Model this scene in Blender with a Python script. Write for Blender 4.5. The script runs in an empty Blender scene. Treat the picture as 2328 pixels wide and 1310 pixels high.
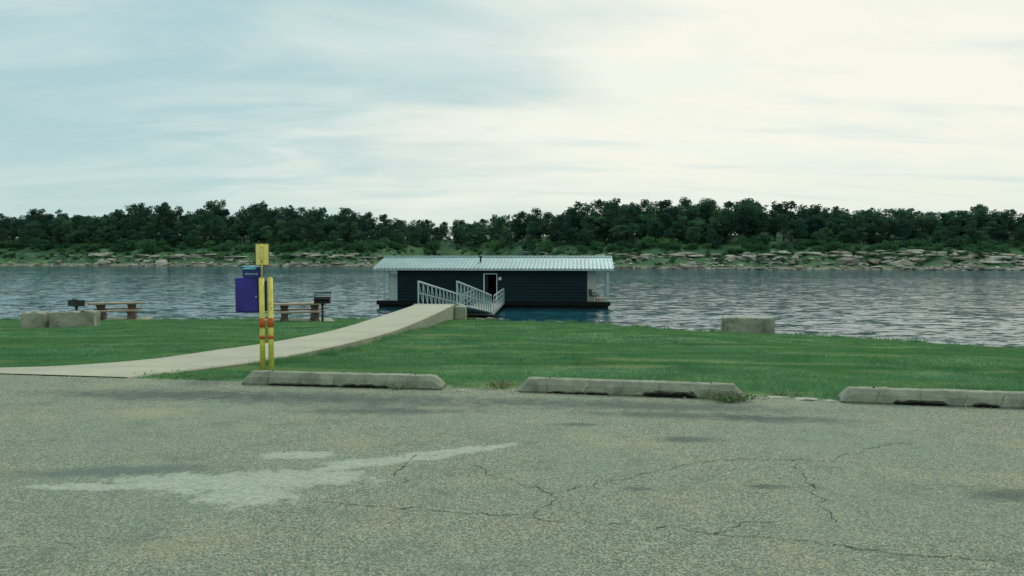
import bpy, bmesh, math, random
import numpy as np
from mathutils import Vector, Matrix, noise as mnoise
random.seed(7); rng = np.random.default_rng(7)
S = bpy.context.scene
COL = S.collection
S.view_settings.view_transform = 'Standard'
S.view_settings.look = 'None'
S.view_settings.exposure = 0

# ------------------------------------------------------------------ helpers
def lin(r, g, b):
    f = lambda c: (c/255/12.92) if c/255 <= 0.04045 else ((c/255+0.055)/1.055)**2.4
    return (f(r), f(g), f(b), 1)

class NT:
    def __init__(s, tree):
        s.t = tree; s.n = tree.nodes; s.l = tree.links
    def new(s, typ, **kw):
        n = s.n.new(typ)
        for k, v in kw.items():
            setattr(n, k, v)
        return n
    def link(s, a, b): s.l.new(a, b)
    def setin(s, node, key, val):
        if isinstance(val, bpy.types.NodeSocket):
            s.l.new(val, node.inputs[key])
        else:
            node.inputs[key].default_value = val
    def math(s, op, a, b=0.0, c=None, clamp=False):
        n = s.new('ShaderNodeMath', operation=op); n.use_clamp = clamp
        s.setin(n, 0, a); s.setin(n, 1, b)
        if c is not None: s.setin(n, 2, c)
        return n.outputs[0]
    def vmath(s, op, a, b=None):
        n = s.new('ShaderNodeVectorMath', operation=op)
        s.setin(n, 0, a)
        if b is not None: s.setin(n, 1, b)
        return n.outputs[0]
    def noise(s, vec, scale, detail=3, rough=0.5, dist=0.0, out='Fac'):
        n = s.new('ShaderNodeTexNoise')
        if vec is not None: s.link(vec, n.inputs['Vector'])
        n.inputs['Scale'].default_value = scale
        n.inputs['Detail'].default_value = detail
        n.inputs['Roughness'].default_value = rough
        n.inputs['Distortion'].default_value = dist
        return n.outputs[out]
    def voronoi(s, vec, scale, feature='F1', out='Distance'):
        n = s.new('ShaderNodeTexVoronoi', feature=feature)
        s.link(vec, n.inputs['Vector']); n.inputs['Scale'].default_value = scale
        return n.outputs[out]
    def mix(s, fac, a, b, blend='MIX'):
        n = s.new('ShaderNodeMix', data_type='RGBA', blend_type=blend)
        s.setin(n, 0, fac); s.setin(n, 6, a); s.setin(n, 7, b)
        return n.outputs[2]
    def ramp(s, fac, lo, hi, a=0.0, b=1.0, smooth=True):
        n = s.new('ShaderNodeMapRange')
        n.interpolation_type = 'SMOOTHSTEP' if smooth else 'LINEAR'
        s.setin(n, 0, fac); n.inputs[1].default_value = lo; n.inputs[2].default_value = hi
        n.inputs[3].default_value = a; n.inputs[4].default_value = b
        return n.outputs[0]
    def mapping(s, vec, loc=(0,0,0), rot=(0,0,0), scale=(1,1,1), typ='POINT'):
        n = s.new('ShaderNodeMapping', vector_type=typ)
        s.link(vec, n.inputs[0]); n.inputs['Location'].default_value = loc
        n.inputs['Rotation'].default_value = rot; n.inputs['Scale'].default_value = scale
        return n.outputs[0]
    def bump(s, h, strength=0.5, dist=0.02):
        n = s.new('ShaderNodeBump'); s.link(h, n.inputs['Height'])
        n.inputs['Strength'].default_value = strength; n.inputs['Distance'].default_value = dist
        return n.outputs[0]

def newmat(name, rough=0.8, metal=0.0, spec=0.5):
    m = bpy.data.materials.new(name); m.use_nodes = True
    nt = NT(m.node_tree); b = nt.n['Principled BSDF']
    b.inputs['Roughness'].default_value = rough
    b.inputs['Metallic'].default_value = metal
    b.inputs['Specular IOR Level'].default_value = spec
    geo = nt.new('ShaderNodeNewGeometry')
    return m, nt, b, geo.outputs['Position']

def add_translucent(nt, b, col, fac):
    out = nt.n['Material Output']
    tr = nt.new('ShaderNodeBsdfTranslucent'); nt.link(col, tr.inputs['Color'])
    mx = nt.new('ShaderNodeMixShader'); mx.inputs[0].default_value = fac
    nt.link(b.outputs[0], mx.inputs[1]); nt.link(tr.outputs[0], mx.inputs[2])
    nt.link(mx.outputs[0], out.inputs['Surface'])

def simple(name, col, rough=0.7, metal=0.0, var=0.25, scale=6.0, spec=0.4, bump=0.0, rust=None):
    m, nt, b, P = newmat(name, rough, metal, spec)
    f = nt.noise(P, scale, 6, 0.65)
    dark = tuple(c*(1-var) for c in col[:3])+(1,)
    lite = tuple(min(1, c*(1+var)) for c in col[:3])+(1,)
    c = nt.mix(nt.ramp(f, 0.3, 0.7), dark, lite)
    if rust:
        r = nt.ramp(nt.noise(P, scale*3, 5, 0.7), rust[1], rust[1]+0.06)
        c = nt.mix(r, c, rust[0])
    nt.link(c, b.inputs['Base Color'])
    if bump: nt.link(nt.bump(nt.noise(P, scale*8, 4, 0.7), 0.6, bump), b.inputs['Normal'])
    return m

def obj_from(name, verts, faces, mat=None, parent=None, smooth=False):
    me = bpy.data.meshes.new(name); me.from_pydata([tuple(v) for v in verts], [], faces); me.update()
    o = bpy.data.objects.new(name, me); COL.objects.link(o)
    if mat: me.materials.append(mat)
    if parent: o.parent = parent
    if smooth:
        for p in me.polygons: p.use_smooth = True
    return o

def np_mesh(name, V, F, mat, parent=None):
    me = bpy.data.meshes.new(name)
    k = F.shape[1]
    me.vertices.add(len(V)); me.vertices.foreach_set('co', V.astype(np.float32).ravel())
    me.loops.add(F.size); me.loops.foreach_set('vertex_index', F.astype(np.int32).ravel())
    me.polygons.add(len(F))
    me.polygons.foreach_set('loop_start', np.arange(0, F.size, k, dtype=np.int32))
    me.update(calc_edges=True)
    me.materials.append(mat)
    o = bpy.data.objects.new(name, me); COL.objects.link(o)
    if parent: o.parent = parent
    return o

def empty(name, loc=(0,0,0), rz=0.0):
    e = bpy.data.objects.new(name, None); COL.objects.link(e)
    e.location = loc; e.rotation_euler = (0,0,rz); e.empty_display_size = 0.2
    return e

def box(name, lo, hi, mat, parent=None, bevel=0.0, taper=None):
    bm = bmesh.new()
    bmesh.ops.create_cube(bm, size=1)
    c = [(a+b)/2 for a, b in zip(lo, hi)]; s = [b-a for a, b in zip(lo, hi)]
    for v in bm.verts:
        tx = ty = 1
        if taper and v.co.z > 0: tx, ty = taper
        v.co = Vector((c[0]+v.co.x*s[0]*tx, c[1]+v.co.y*s[1]*ty, c[2]+v.co.z*s[2]))
    if bevel: bmesh.ops.bevel(bm, geom=bm.edges[:], offset=bevel, segments=2, affect='EDGES')
    me = bpy.data.meshes.new(name); bm.to_mesh(me); bm.free()
    o = bpy.data.objects.new(name, me); COL.objects.link(o); me.materials.append(mat)
    if parent: o.parent = parent
    return o

def tubes(name, segs, mat, parent=None, n=8):
    V=[];F=[]
    for s in segs:
        p0, p1 = Vector(s[0]), Vector(s[1]); r0 = s[2]; r1 = s[3] if len(s)>3 else r0
        d = (p1-p0); 
        if d.length < 1e-6: continue
        d.normalize()
        a = d.orthogonal().normalized(); b = d.cross(a)
        i0 = len(V)
        for p, r in ((p0,r0),(p1,r1)):
            for k in range(n):
                t = 2*math.pi*k/n + math.pi/4
                V.append(p + a*math.cos(t)*r + b*math.sin(t)*r)
        for k in range(n):
            F.append((i0+k, i0+(k+1)%n, i0+n+(k+1)%n, i0+n+k))
        F.append(tuple(i0+k for k in range(n))[::-1]); F.append(tuple(i0+n+k for k in range(n)))
    return obj_from(name, V, F, mat, parent, smooth=(n>=8))

# ------------------------------------------------------------------ layout functions
WATER = -2.6
FPX = 1700.0
def ye_(x):
    x = np.asarray(x, float)
    return np.where((x>-10)&(x<12), 8.70-0.165*x, np.interp(x, [-150,-10,12,150],[11.5,10.35,6.72,-6]))
def yb(x):
    return np.interp(x, [-150,-60,-23,-12,-2.3,2,8.1,16.4,30,60,150],
                        [50,38,34.3,34.6,34.6,33.0,29.2,24.2,17.5,9,5])
def gz(x, y):
    x = np.asarray(x, float); y = np.asarray(y, float)
    a = ye_(x); b = yb(x)
    t = (y-a)/(b-a)
    tt = np.clip(t, 0, 1)
    z = -1.5*(0.80*tt+0.20*tt**0.7*tt)
    z = z + 0.03*np.sin(x*0.9+y*0.5)*np.clip(t*4,0,1)*np.clip((1-t)*5,0,1) + 0.03*np.sin(x*0.37-y*0.61+1)*np.clip(t*4,0,1)
    over = np.clip(y-b, 0, None)
    z = z - 0.62*over
    z = np.where(t<=0, -0.02, z)
    return np.maximum(z, -6)

# ------------------------------------------------------------------ materials
def mat_lawn(name, blades=False):
    m, nt, b, P = newmat(name, 0.8, 0, 0.15)
    P2 = nt.mapping(P, scale=(1,1,0))
    big = nt.noise(P2, 0.35, 4, 0.6); mid = nt.noise(P2, 1.3, 5, 0.7)
    streak = nt.noise(nt.mapping(P, scale=(0.30,1.1,0), rot=(0,0,0.15)), 1.0, 5, 0.65, 0.4)
    fine = nt.noise(P2, 22, 3, 0.7)
    base = nt.mix(nt.ramp(big,0.35,0.65), (0.056,0.215,0.092,1), (0.088,0.275,0.108,1))
    base = nt.mix(nt.ramp(mid,0.46,0.68,0,0.6), base, (0.185,0.34,0.14,1))
    base = nt.mix(nt.ramp(streak,0.50,0.66,0,0.8), base, (0.31,0.40,0.19,1))
    base = nt.mix(nt.ramp(mid,0.50,0.30,0,0.6), base, (0.030,0.13,0.062,1))
    base = nt.mix(nt.ramp(fine,0.42,0.68,0,0.5), base, (0.026,0.11,0.05,1))
    if not blades:
        s = nt.new('ShaderNodeSeparateXYZ'); nt.link(P, s.inputs[0])
        z = nt.math('ADD', s.outputs[2], nt.math('MULTIPLY', nt.noise(P2, 2.0, 4), 0.5))
        base = nt.mix(nt.ramp(z, -1.60,-1.35,1,0), base, (0.12,0.10,0.065,1))
        base = nt.mix(0.35, base, (0.05,0.10,0.045,1))
        nt.link(nt.bump(fine, 0.6, 0.03), b.inputs['Normal'])
    else:
        r = nt.new('ShaderNodeNewGeometry')
        base = nt.mix(nt.math('MULTIPLY', r.outputs['Random Per Island'], 0.35), base, (0.20,0.34,0.14,1))
        add_translucent(nt, b, base, 0.42)
    nt.link(base, b.inputs['Base Color'])
    return m

def mat_asphalt():
    m, nt, b, P = newmat('worn_asphalt', 0.9, 0, 0.2)
    P2 = nt.mapping(P, scale=(1,1,0))
    Pd = nt.new('ShaderNodeVectorMath', operation='ADD')
    nz = nt.new('ShaderNodeTexNoise'); nt.link(P2, nz.inputs['Vector']); nz.inputs['Scale'].default_value=50
    sc = nt.new('ShaderNodeVectorMath', operation='SCALE'); nt.link(nz.outputs['Color'], sc.inputs[0]); sc.inputs['Scale'].default_value=0.02
    nt.link(P2, Pd.inputs[0]); nt.link(sc.outputs[0], Pd.inputs[1]); Q=Pd.outputs[0]
    v = nt.voronoi(Q, 95, 'F1', 'Color'); sv = nt.new('ShaderNodeSeparateColor'); nt.link(v, sv.inputs[0])
    vd = nt.voronoi(Q, 95, 'F1', 'Distance')
    v2 = nt.voronoi(Q, 50, 'F1', 'Color'); sv2 = nt.new('ShaderNodeSeparateColor'); nt.link(v2, sv2.inputs[0])
    fn = nt.noise(P2, 50, 7, 0.87)
    stone = nt.mix(sv.outputs[0], (0.125,0.17,0.13,1), (0.45,0.50,0.38,1))
    stone = nt.mix(nt.ramp(sv2.outputs[1],0.5,1,0,0.4), stone, (0.45,0.43,0.29,1))
    c = nt.mix(nt.ramp(vd, 0.45, 0.75,0,0.8), stone, (0.08,0.11,0.088,1))
    c = nt.mix(nt.ramp(fn, 0.50, 0.59,0,0.74), c, (0.07,0.10,0.082,1))
    n1 = nt.noise(P2, 0.5, 5, 0.6); n2 = nt.noise(P2, 2.5, 6, 0.7); n3 = nt.noise(P2, 9, 4, 0.7)
    c = nt.mix(nt.ramp(n1,0.40,0.66,0,0.30), c, (0.16,0.265,0.225,1))
    c = nt.mix(nt.ramp(n2,0.50,0.70,0,0.42), c, (0.10,0.14,0.115,1))
    c = nt.mix(nt.ramp(n3,0.58,0.8,0,0.3), c, (0.42,0.45,0.34,1))
    c = nt.mix(nt.ramp(nt.noise(P2,0.9,4,0.6),0.5,0.7,0,0.20), c, (0.42,0.40,0.26,1))
    def ell(cx, cy, sx, sy, rot, namp=0.6, nscale=3.0, lo=0.75, hi=1.15):
        q = nt.mapping(P2, loc=(cx,cy,0), rot=(0,0,rot), scale=(sx,sy,1), typ='TEXTURE')
        ln = nt.new('ShaderNodeVectorMath', operation='LENGTH'); nt.link(q, ln.inputs[0])
        nn = nt.math('MULTIPLY', nt.math('SUBTRACT', nt.noise(P2, nscale, 8, 0.78), 0.5), namp*4)
        d = nt.math('ADD', ln.outputs['Value'], nn)
        return nt.ramp(d, lo, hi, 1, 0)
    for a in [(-3.9,8.35,1.3,0.28,-0.1),(-1.9,8.15,1.6,0.34,-0.15),(1.2,7.8,1.6,0.22,-0.15),(-1.3,7.5,0.8,0.15,0),(1.5,6.35,0.24,0.10,0),
              (1.6,7.3,0.8,0.14,-0.1),(2.6,7.1,0.6,0.14,-0.1),(1.75,5.05,0.13,0.05,0),(0.86,5.0,0.10,0.05,0),(3.3,4.9,0.3,0.12,0.2),(0.6,6.9,0.18,0.07,0)]:
        c = nt.mix(nt.math('MULTIPLY', ell(*a, namp=0.85, nscale=4.5, lo=0.2, hi=1.7), 0.68), c, (0.055,0.085,0.08,1))
    c = nt.mix(nt.math('MULTIPLY', ell(-2.9,5.42,0.75,0.14,0.12,0.7,4,0.4,1.4),0.6), c, (0.08,0.125,0.12,1))
    c = nt.mix(nt.math('MULTIPLY', ell(-3.6,7.4,0.45,0.24,0,0.8,4,0.2,1.6),0.30), c, (0.46,0.40,0.24,1))
    pl = None
    for a in [(-2.2,5.15,0.60,0.22,0.0),(-1.6,5.24,0.64,0.21,0.08),(-1.75,4.88,0.38,0.22,-0.1),(-1.2,5.55,0.35,0.09,0.4),(-0.95,5.72,0.5,0.09,0.25),
              (-0.45,5.98,0.5,0.09,0.40),(-1.7,5.85,0.28,0.11,0),(-2.9,5.05,0.4,0.08,0)]:
        e = ell(*a, namp=1.05, nscale=7.0, lo=0.86, hi=1.18)
        pl = e if pl is None else nt.math('MAXIMUM', pl, e)
    patch = nt.mix(nt.ramp(nt.noise(P2, 14, 5, 0.7),0.35,0.65), (0.30,0.37,0.31,1), (0.41,0.48,0.40,1))
    c = nt.mix(nt.math('MULTIPLY', pl, nt.ramp(nt.noise(P2, 30, 7, 0.88), 0.42, 0.52, 0.2, 0.86)), c, patch)
    nt.link(c, b.inputs['Base Color'])
    h = nt.math('ADD', nt.math('MULTIPLY', vd, -0.6), nt.math('MULTIPLY', nt.noise(P2, 6, 4), 0.8))
    h = nt.math('ADD', h, nt.math('MULTIPLY', fn, -0.9))
    h = nt.math('MULTIPLY', h, nt.math('SUBTRACT', 1.0, nt.math('MULTIPLY', pl, 0.6)))
    nt.link(nt.bump(h, 0.8, 0.009), b.inputs['Normal'])
    return m

def mat_concrete(name, a=(0.34,0.355,0.27,1), bcol=(0.22,0.235,0.185,1), stain=(0.10,0.11,0.085,1), sc=4.0, st=0.6, bump=0.01):
    m, nt, b, P = newmat(name, 0.85, 0, 0.3)
    f = nt.noise(P, sc, 6, 0.7); g = nt.noise(P, sc*14, 5, 0.75); h = nt.noise(P, sc*0.6, 5, 0.7)
    c = nt.mix(nt.ramp(f,0.3,0.7), bcol, a)
    c = nt.mix(nt.ramp(g,0.48,0.72,0,0.5), c, stain)
    c = nt.mix(nt.ramp(h,0.5,0.72,0,st), c, stain)
    nt.link(c, b.inputs['Base Color'])
    nt.link(nt.bump(nt.math('ADD', g, f), 0.7, bump), b.inputs['Normal'])
    return m

def mat_water():
    m, nt, b, P = newmat('lake_water', 0.10, 0, 0.5)
    b.inputs['IOR'].default_value = 1.33
    f = nt.noise(nt.mapping(P, scale=(0.02,0.06,0)), 1.0, 3)
    nt.link(nt.mix(nt.ramp(f,0.35,0.65), (0.008,0.066,0.098,1), (0.016,0.10,0.135,1)), b.inputs['Base Color'])
    w1 = nt.noise(nt.mapping(P, scale=(0.65,1.7,0), rot=(0,0,0.10)), 1.0, 3, 0.6, 0.5, 'Color')
    w2 = nt.noise(nt.mapping(P, scale=(1.8,4.2,0), rot=(0,0,-0.12)), 1.0, 3, 0.6, 0.3, 'Color')
    w3 = nt.noise(nt.mapping(P, scale=(0.012,0.05,0)), 1.0, 3, 0.5)
    half=(0.5,0.5,0.5)
    a = nt.vmath('MULTIPLY', nt.vmath('SUBTRACT', w1, half), (0.40,0.62,0.0))
    c = nt.vmath('MULTIPLY', nt.vmath('SUBTRACT', w2, half), (0.34,0.42,0.0))
    t = nt.vmath('ADD', a, c)
    amp = nt.ramp(w3, 0.35, 0.65, 0.65, 1.0)
    sc = nt.new('ShaderNodeVectorMath', operation='SCALE'); nt.link(t, sc.inputs[0]); nt.link(amp, sc.inputs['Scale'])
    n = nt.vmath('NORMALIZE', nt.vmath('ADD', sc.outputs[0], (0,0,1)))
    nt.link(n, b.inputs['Normal'])
    return m

def mat_leaf(name, a, bb, c3, lite, sc=0.35):
    m, nt, b, P = newmat(name, 0.75, 0, 0.15)
    oi = nt.new('ShaderNodeObjectInfo'); g = nt.new('ShaderNodeNewGeometry')
    f = nt.noise(P, sc, 3, 0.6)
    c = nt.mix(nt.ramp(f,0.3,0.7), a, bb)
    c = nt.mix(nt.ramp(oi.outputs['Random'],0.0,0.5,0.8,0), c, c3)
    c = nt.mix(nt.ramp(oi.outputs['Random'],0.7,1.0,0,0.85), c, lite)
    c = nt.mix(nt.math('MULTIPLY', g.outputs['Random Per Island'], 0.5), c, tuple(x*0.4 for x in a[:3])+(1,))
    nt.link(c, b.inputs['Base Color'])
    add_translucent(nt, b, c, 0.4)
    return m

M_lawn = mat_lawn('lawn_soil'); M_blade = mat_lawn('grass_blades', True)
M_asph = mat_asphalt()
M_walk = mat_concrete('walkway_concrete', (0.40,0.415,0.33,1), (0.34,0.355,0.285,1), (0.22,0.23,0.185,1), 0.8, 0.3, 0.004)
M_wallc = mat_concrete('weathered_concrete', (0.33,0.37,0.29,1), (0.20,0.23,0.18,1), (0.09,0.11,0.085,1), 3.0, 0.6)
M_stop = mat_concrete('wheel_stop_concrete', (0.32,0.36,0.28,1), (0.20,0.235,0.18,1), (0.08,0.10,0.075,1), 5.0, 0.6, 0.015)
M_block = mat_concrete('block_concrete', (0.36,0.39,0.31,1), (0.2,0.23,0.19,1), (0.10,0.115,0.095,1), 2.5, 0.7, 0.02)
M_water = mat_water()
M_crack = simple('crack_dark', (0.045,0.06,0.045,1), 0.95, var=0.4, scale=20)
M_joint = simple('joint_grey', (0.20,0.205,0.165,1), 0.95, var=0.3, scale=4)

# ------------------------------------------------------------------ near ground
xs = np.unique(np.concatenate([np.linspace(-150,-32,30), np.linspace(-32,26,150), np.linspace(26,150,30)]))
rows = []
for x in xs:
    a = float(ye_(x)); b_ = float(yb(x))
    yy = [a-90,a-40,a-12,a-4,a-1,a-0.02] + list(a+(b_-a)*np.linspace(0.001,1,48)) + [b_+q for q in (0.15,0.35,0.7,1.1,1.6,2.2,3,4.2,6,9)]
    rows.append(yy)
R = np.array(rows); X = np.repeat(xs[:,None], R.shape[1], 1)
Z = gz(X, R)
jit = np.array([[mnoise.noise(Vector((x*0.7, y*0.7, 0))) for y in r] for x, r in zip(xs, R)])
Z = np.where(R > ye_(X)+0.6, Z + 0.015*jit, Z)
jb = np.array([[mnoise.noise(Vector((x*1.3+9, y*1.3, 0))) for y in r] for x, r in zip(xs, R)])
Z = np.where(R > yb(X), Z + 0.18*jb*np.clip(R-yb(X),0,1), Z)
nx, ny = R.shape
Vn = np.stack([X, R, Z], -1).reshape(-1,3)
idx = np.arange(nx*ny).reshape(nx,ny)
Fn = np.stack([idx[:-1,:-1], idx[1:,:-1], idx[1:,1:], idx[:-1,1:]], -1).reshape(-1,4)
ground = np_mesh('ground', Vn, Fn, M_lawn)
for p in ground.data.polygons: p.use_smooth = True

V=[];F=[]
axs = np.concatenate([np.linspace(-150,-12,20,endpoint=False), np.arange(-12,14,0.04), np.linspace(14.1,150,20)])
for i, x in enumerate(axs):
    e = float(ye_(x)) + 0.09*mnoise.noise(Vector((x*1.3,0,0))) + 0.05*mnoise.noise(Vector((x*6,3,0)))+0.03*mnoise.noise(Vector((x*18,5,0)))
    V += [(x, e-90, 0), (x, 0, 0), (x, e-0.25, 0), (x, e, -0.002), (x, e+0.03, -0.05)]
    if i:
        j = 5*i
        for k in range(4): F.append((j-5+k, j+k, j+k+1, j-4+k))
obj_from('parking_lot_asphalt', V, F, M_asph)

def px2g(x, y):
    d = 1.6*FPX/(y-575.0); return Vector(((x-1164)/FPX*d, d, 0))
cr = [[(620,1143),(800,1155),(960,1165),(1080,1180),(1200,1182),(1240,1193),(1330,1196),(1460,1207),(1560,1217),(1640,1222),(1760,1238),(1900,1252),(2120,1275),(2328,1290)],
      [(1090,1062),(1110,1085),(1180,1103),(1262,1130),(1240,1160),(1198,1182)],
      [(1262,1130),(1310,1116),(1430,1095),(1520,1075),(1590,1055),(1700,1050),(1815,1052),(1835,1085),(1860,1120),(1880,1165),(1920,1200)],
      [(1430,925),(1330,935),(1200,933),(1050,925),(930,922)],
      [(700,905),(830,915),(980,905)], [(2100,1010),(2000,1020),(1900,1052),(1815,1052)],
      [(1640,1222),(1700,1200),(1790,1195)], [(940,1040),(900,1080),(920,1110)],
      [(1436,1114),(1455,1108),(1475,1114)],[(300,960),(500,955),(720,962),(900,950)],[(1500,985),(1650,975),(1800,985),(2000,975)],
      [(100,1250),(300,1235),(480,1245)],[(2080,1130),(2200,1110),(2328,1120)],[(1000,990),(1100,1000),(1180,985)]]
V=[];F=[]
for li,line in enumerate(cr):
    pts=[px2g(*p) for p in line]; fine=[]
    minor = li>=8
    for a, b_ in zip(pts[:-1], pts[1:]):
        n = max(2, int((b_-a).length/0.018))
        for k in range(n):
            p = a.lerp(b_, k/n)
            fine.append(p + Vector((mnoise.noise(p*7)*0.06+mnoise.noise(p*35)*0.03, mnoise.noise(p*7+Vector((5,5,5)))*0.06+mnoise.noise(p*35+Vector((9,2,5)))*0.03, 0)))
    st = None
    for k in range(len(fine)-1):
        d = (fine[k+1]-fine[k]); d = Vector((-d.y, d.x, 0)); d.normalize()
        w = max(0.0, 0.0028 + 0.0048*mnoise.noise(fine[k]*9))*(0.5+0.9*random.random())*(0.5 if minor else 1.0)
        i = len(V)
        V += [fine[k]+d*w+Vector((0,0,0.004)), fine[k]-d*w+Vector((0,0,0.004))]
        if st is not None: F.append((i-2, i-1, i+1, i))
        st = i
obj_from('pavement_cracks', V, F, M_crack)

def add_hull(V, F, c, size, npts=10, flat=1.0, rot=None):
    bm = bmesh.new()
    for _ in range(npts):
        p = Vector((random.gauss(0,1), random.gauss(0,1), random.gauss(0,1))).normalized()
        m_ = max(abs(p.x), abs(p.y), abs(p.z)); p = p*(0.65+0.35/m_*0.75)
        bm.verts.new((p.x*size[0], p.y*size[1], p.z*size[2]))
    r = bmesh.ops.convex_hull(bm, input=bm.verts[:])
    inn = [g for g in r['geom_interior'] if isinstance(g, bmesh.types.BMVert)]
    bmesh.ops.delete(bm, geom=inn, context='VERTS')
    rm = Matrix.Rotation(rot if rot is not None else random.uniform(0,6.28), 3, 'Z') @ Matrix.Rotation(random.uniform(-0.18,0.18),3,'X')
    i0 = len(V); bm.verts.ensure_lookup_table(); bm.verts.index_update()
    for v in bm.verts: V.append(rm @ v.co + Vector(c))
    for f in bm.faces: F.append(tuple(i0+v.index for v in f.verts))
    bm.free()
V=[];F=[]
for _ in range(1100):
    x = random.uniform(-6,7); y = float(ye_(x)) - abs(random.gauss(0,0.25)) + 0.08
    s = random.uniform(0.004,0.014)
    add_hull(V, F, (x,y,0.003), (s,s,s*0.7), 7)
obj_from('loose_gravel', V, F, M_walk)

# ------------------------------------------------------------------ walkway
Rp = [(-4.9,9.50,0.012),(-4.3,10.4,0.0),(-3.8,11.6,-.05),(-3.45,13.3,-.11),(-3.2,15.2,-.19),(-2.95,18.7,-.34),(-2.8,24,-.5),(-2.7,30,-.66),(-2.65,34.4,-.77)]
Lp = [(-9.8,10.32,0.012),(-7.0,10.40,0.0),(-5.7,11.3,-.03),(-5.15,13,-.09),(-4.8,14.9,-.18),(-4.5,18.7,-.34),(-4.45,24,-.5),(-4.43,30,-.66),(-4.43,34.4,-.77)]
def catm(pts, n=8):
    out=[]; P=[Vector(p) for p in pts]
    for i in range(len(P)-1):
        p0=P[max(i-1,0)];p1=P[i];p2=P[i+1];p3=P[min(i+2,len(P)-1)]
        for k in range(n):
            t=k/n
            out.append(0.5*((2*p1)+(p2-p0)*t+(2*p0-5*p1+4*p2-p3)*t*t+(3*p1-p0-3*p2+p3)*t**3))
    out.append(P[-1]); return out
Rc, Lc = catm(Rp), catm(Lp)
walk = empty('concrete_walkway')
V=[];F=[]
for i,(r,l) in enumerate(zip(Rc,Lc)):
    V += [l+Vector((0,0,-1.4)), l+Vector((0,0,-0.02)), l+Vector((0.02,0,0.0)), r+Vector((-0.02,0,0.0)), r+Vector((0,0,-0.02)), r+Vector((0,0,-1.4))]
    if i:
        j=6*i
        for k in range(5): F.append((j-6+k, j-5+k, j+1+k, j+k)[::-1])
n=len(V); F.append(tuple(range(n-6,n)))
obj_from('slab', V, F, M_walk, walk)
sideV=[];sideF=[]
for i,r in enumerate(Rc):
    sideV += [r+Vector((0.004,0,-0.03)), r+Vector((0.012,0,-1.4))]
    if i: sideF.append((2*i-2,2*i-1,2*i+1,2*i))
obj_from('side_face', sideV, sideF, M_wallc, walk)
V=[];F=[]
for k in (9, 17, 25, 33, 38, 44, 50, 56):
    a=Lc[k]; b_=Rc[k]; i=len(V); e=Vector((0,0.005,0)); u=Vector((0,0,0.003))
    V += [a-e+u, b_-e+u, b_+e+u, a+e+u]; F.append((i,i+1,i+2,i+3))
    i=len(V); o=Vector((0.016,0,0)); 
    V += [b_+o-e, b_+o-e+Vector((0.008,0,-1)), b_+o+e+Vector((0.008,0,-1)), b_+o+e]; F.append((i,i+1,i+2,i+3))
obj_from('expansion_joints', V, F, M_joint, walk)
box('end_block', (-2.62,33.9,-1.9), (-2.12,35.0,-0.86), M_wallc, walk, 0.03)
box('abutment', (-4.6,34.41,-3.2), (-2.625,35.2,-0.80), M_wallc, walk, 0.02)

# ------------------------------------------------------------------ grass blades
def inside_walk(x, y):
    rx = np.interp(y, [p.y for p in Rc], [p.x for p in Rc]); lx = np.interp(y, [p.y for p in Lc], [p.x for p in Lc])
    lx = np.where(y<10.42, -10.2, lx)
    return (x<rx+0.015)&(x>lx-0.015)&(y<34.5)&(y>9.3+0*x)
def blades(n, ymin, ymax, xl, xr, h, w):
    y = rng.uniform(ymin, ymax, n); x = rng.uniform(xl, xr, n)
    return blades_at(x, y, h, w)
def blades_at(x, y, h, w, leanf=(0.5,1.6)):
    e = ye_(x)
    edge = 0.10*np.sin(x*5.1)+0.07*np.sin(x*13.7+1)+0.05*np.sin(x*31)
    ok = (y > e+0.05+edge*0.8+rng.exponential(0.05,len(x))) & (y < yb(x)+0.6) & ~inside_walk(x,y)
    x, y = x[ok], y[ok]; m_ = len(x); z = gz(x,y)
    hh = h*rng.uniform(0.5,1.25,m_); a = rng.uniform(0,2*np.pi,m_); ww = w*rng.uniform(0.6,1.3,m_)
    lean = rng.uniform(*leanf,m_)*hh; la = rng.uniform(0,2*np.pi,m_)
    b0 = np.stack([x-np.cos(a)*ww, y-np.sin(a)*ww, z-0.008],-1)
    b1 = np.stack([x+np.cos(a)*ww, y+np.sin(a)*ww, z-0.008],-1)
    tp = np.stack([x+np.cos(la)*lean, y+np.sin(la)*lean, z+hh],-1)
    return np.stack([b0,b1,tp],1).reshape(-1,3)
def tufts(n, per, h, w, where):
    xs_=[];ys_=[]
    for _ in range(n):
        x0,y0=where()
        xs_.append(x0+rng.normal(0,0.10,per)); ys_.append(y0+rng.normal(0,0.08,per))
    return blades_at(np.concatenate(xs_), np.concatenate(ys_), h, w, (0.1,0.7))
def w_bank():
    x=random.uniform(-26,18); return x, float(yb(x))+random.uniform(-0.1,0.35)
def w_wall():
    k=random.randint(14,len(Rc)-1); r=Rc[k]; return r.x+random.uniform(0.05,0.2), r.y+random.uniform(-.3,.3)
def w_stop():
    x=random.choice([random.uniform(-3.4,-0.7),random.uniform(0,2.6),random.uniform(3.4,6)]); return x, float(ye_(x))+random.uniform(0.15,0.45)
B = np.concatenate([
    blades(300000, 7.2, 12.0, -10.5, 8.5, 0.032, 0.0035),
    blades(300000, 11.5, 18, -15, 14, 0.034, 0.006),
    blades(220000, 17.5, 27, -21, 18.5, 0.036, 0.011),
    blades(150000, 26.5, 36, -28, 20, 0.04, 0.018),
    tufts(260, 40, 0.17, 0.012, w_bank), tufts(90, 40, 0.10, 0.006, w_wall), tufts(110, 40, 0.08, 0.004, w_stop)
    ])
np_mesh('lawn_grass', B, np.arange(len(B)).reshape(-1,3), M_blade)

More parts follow.
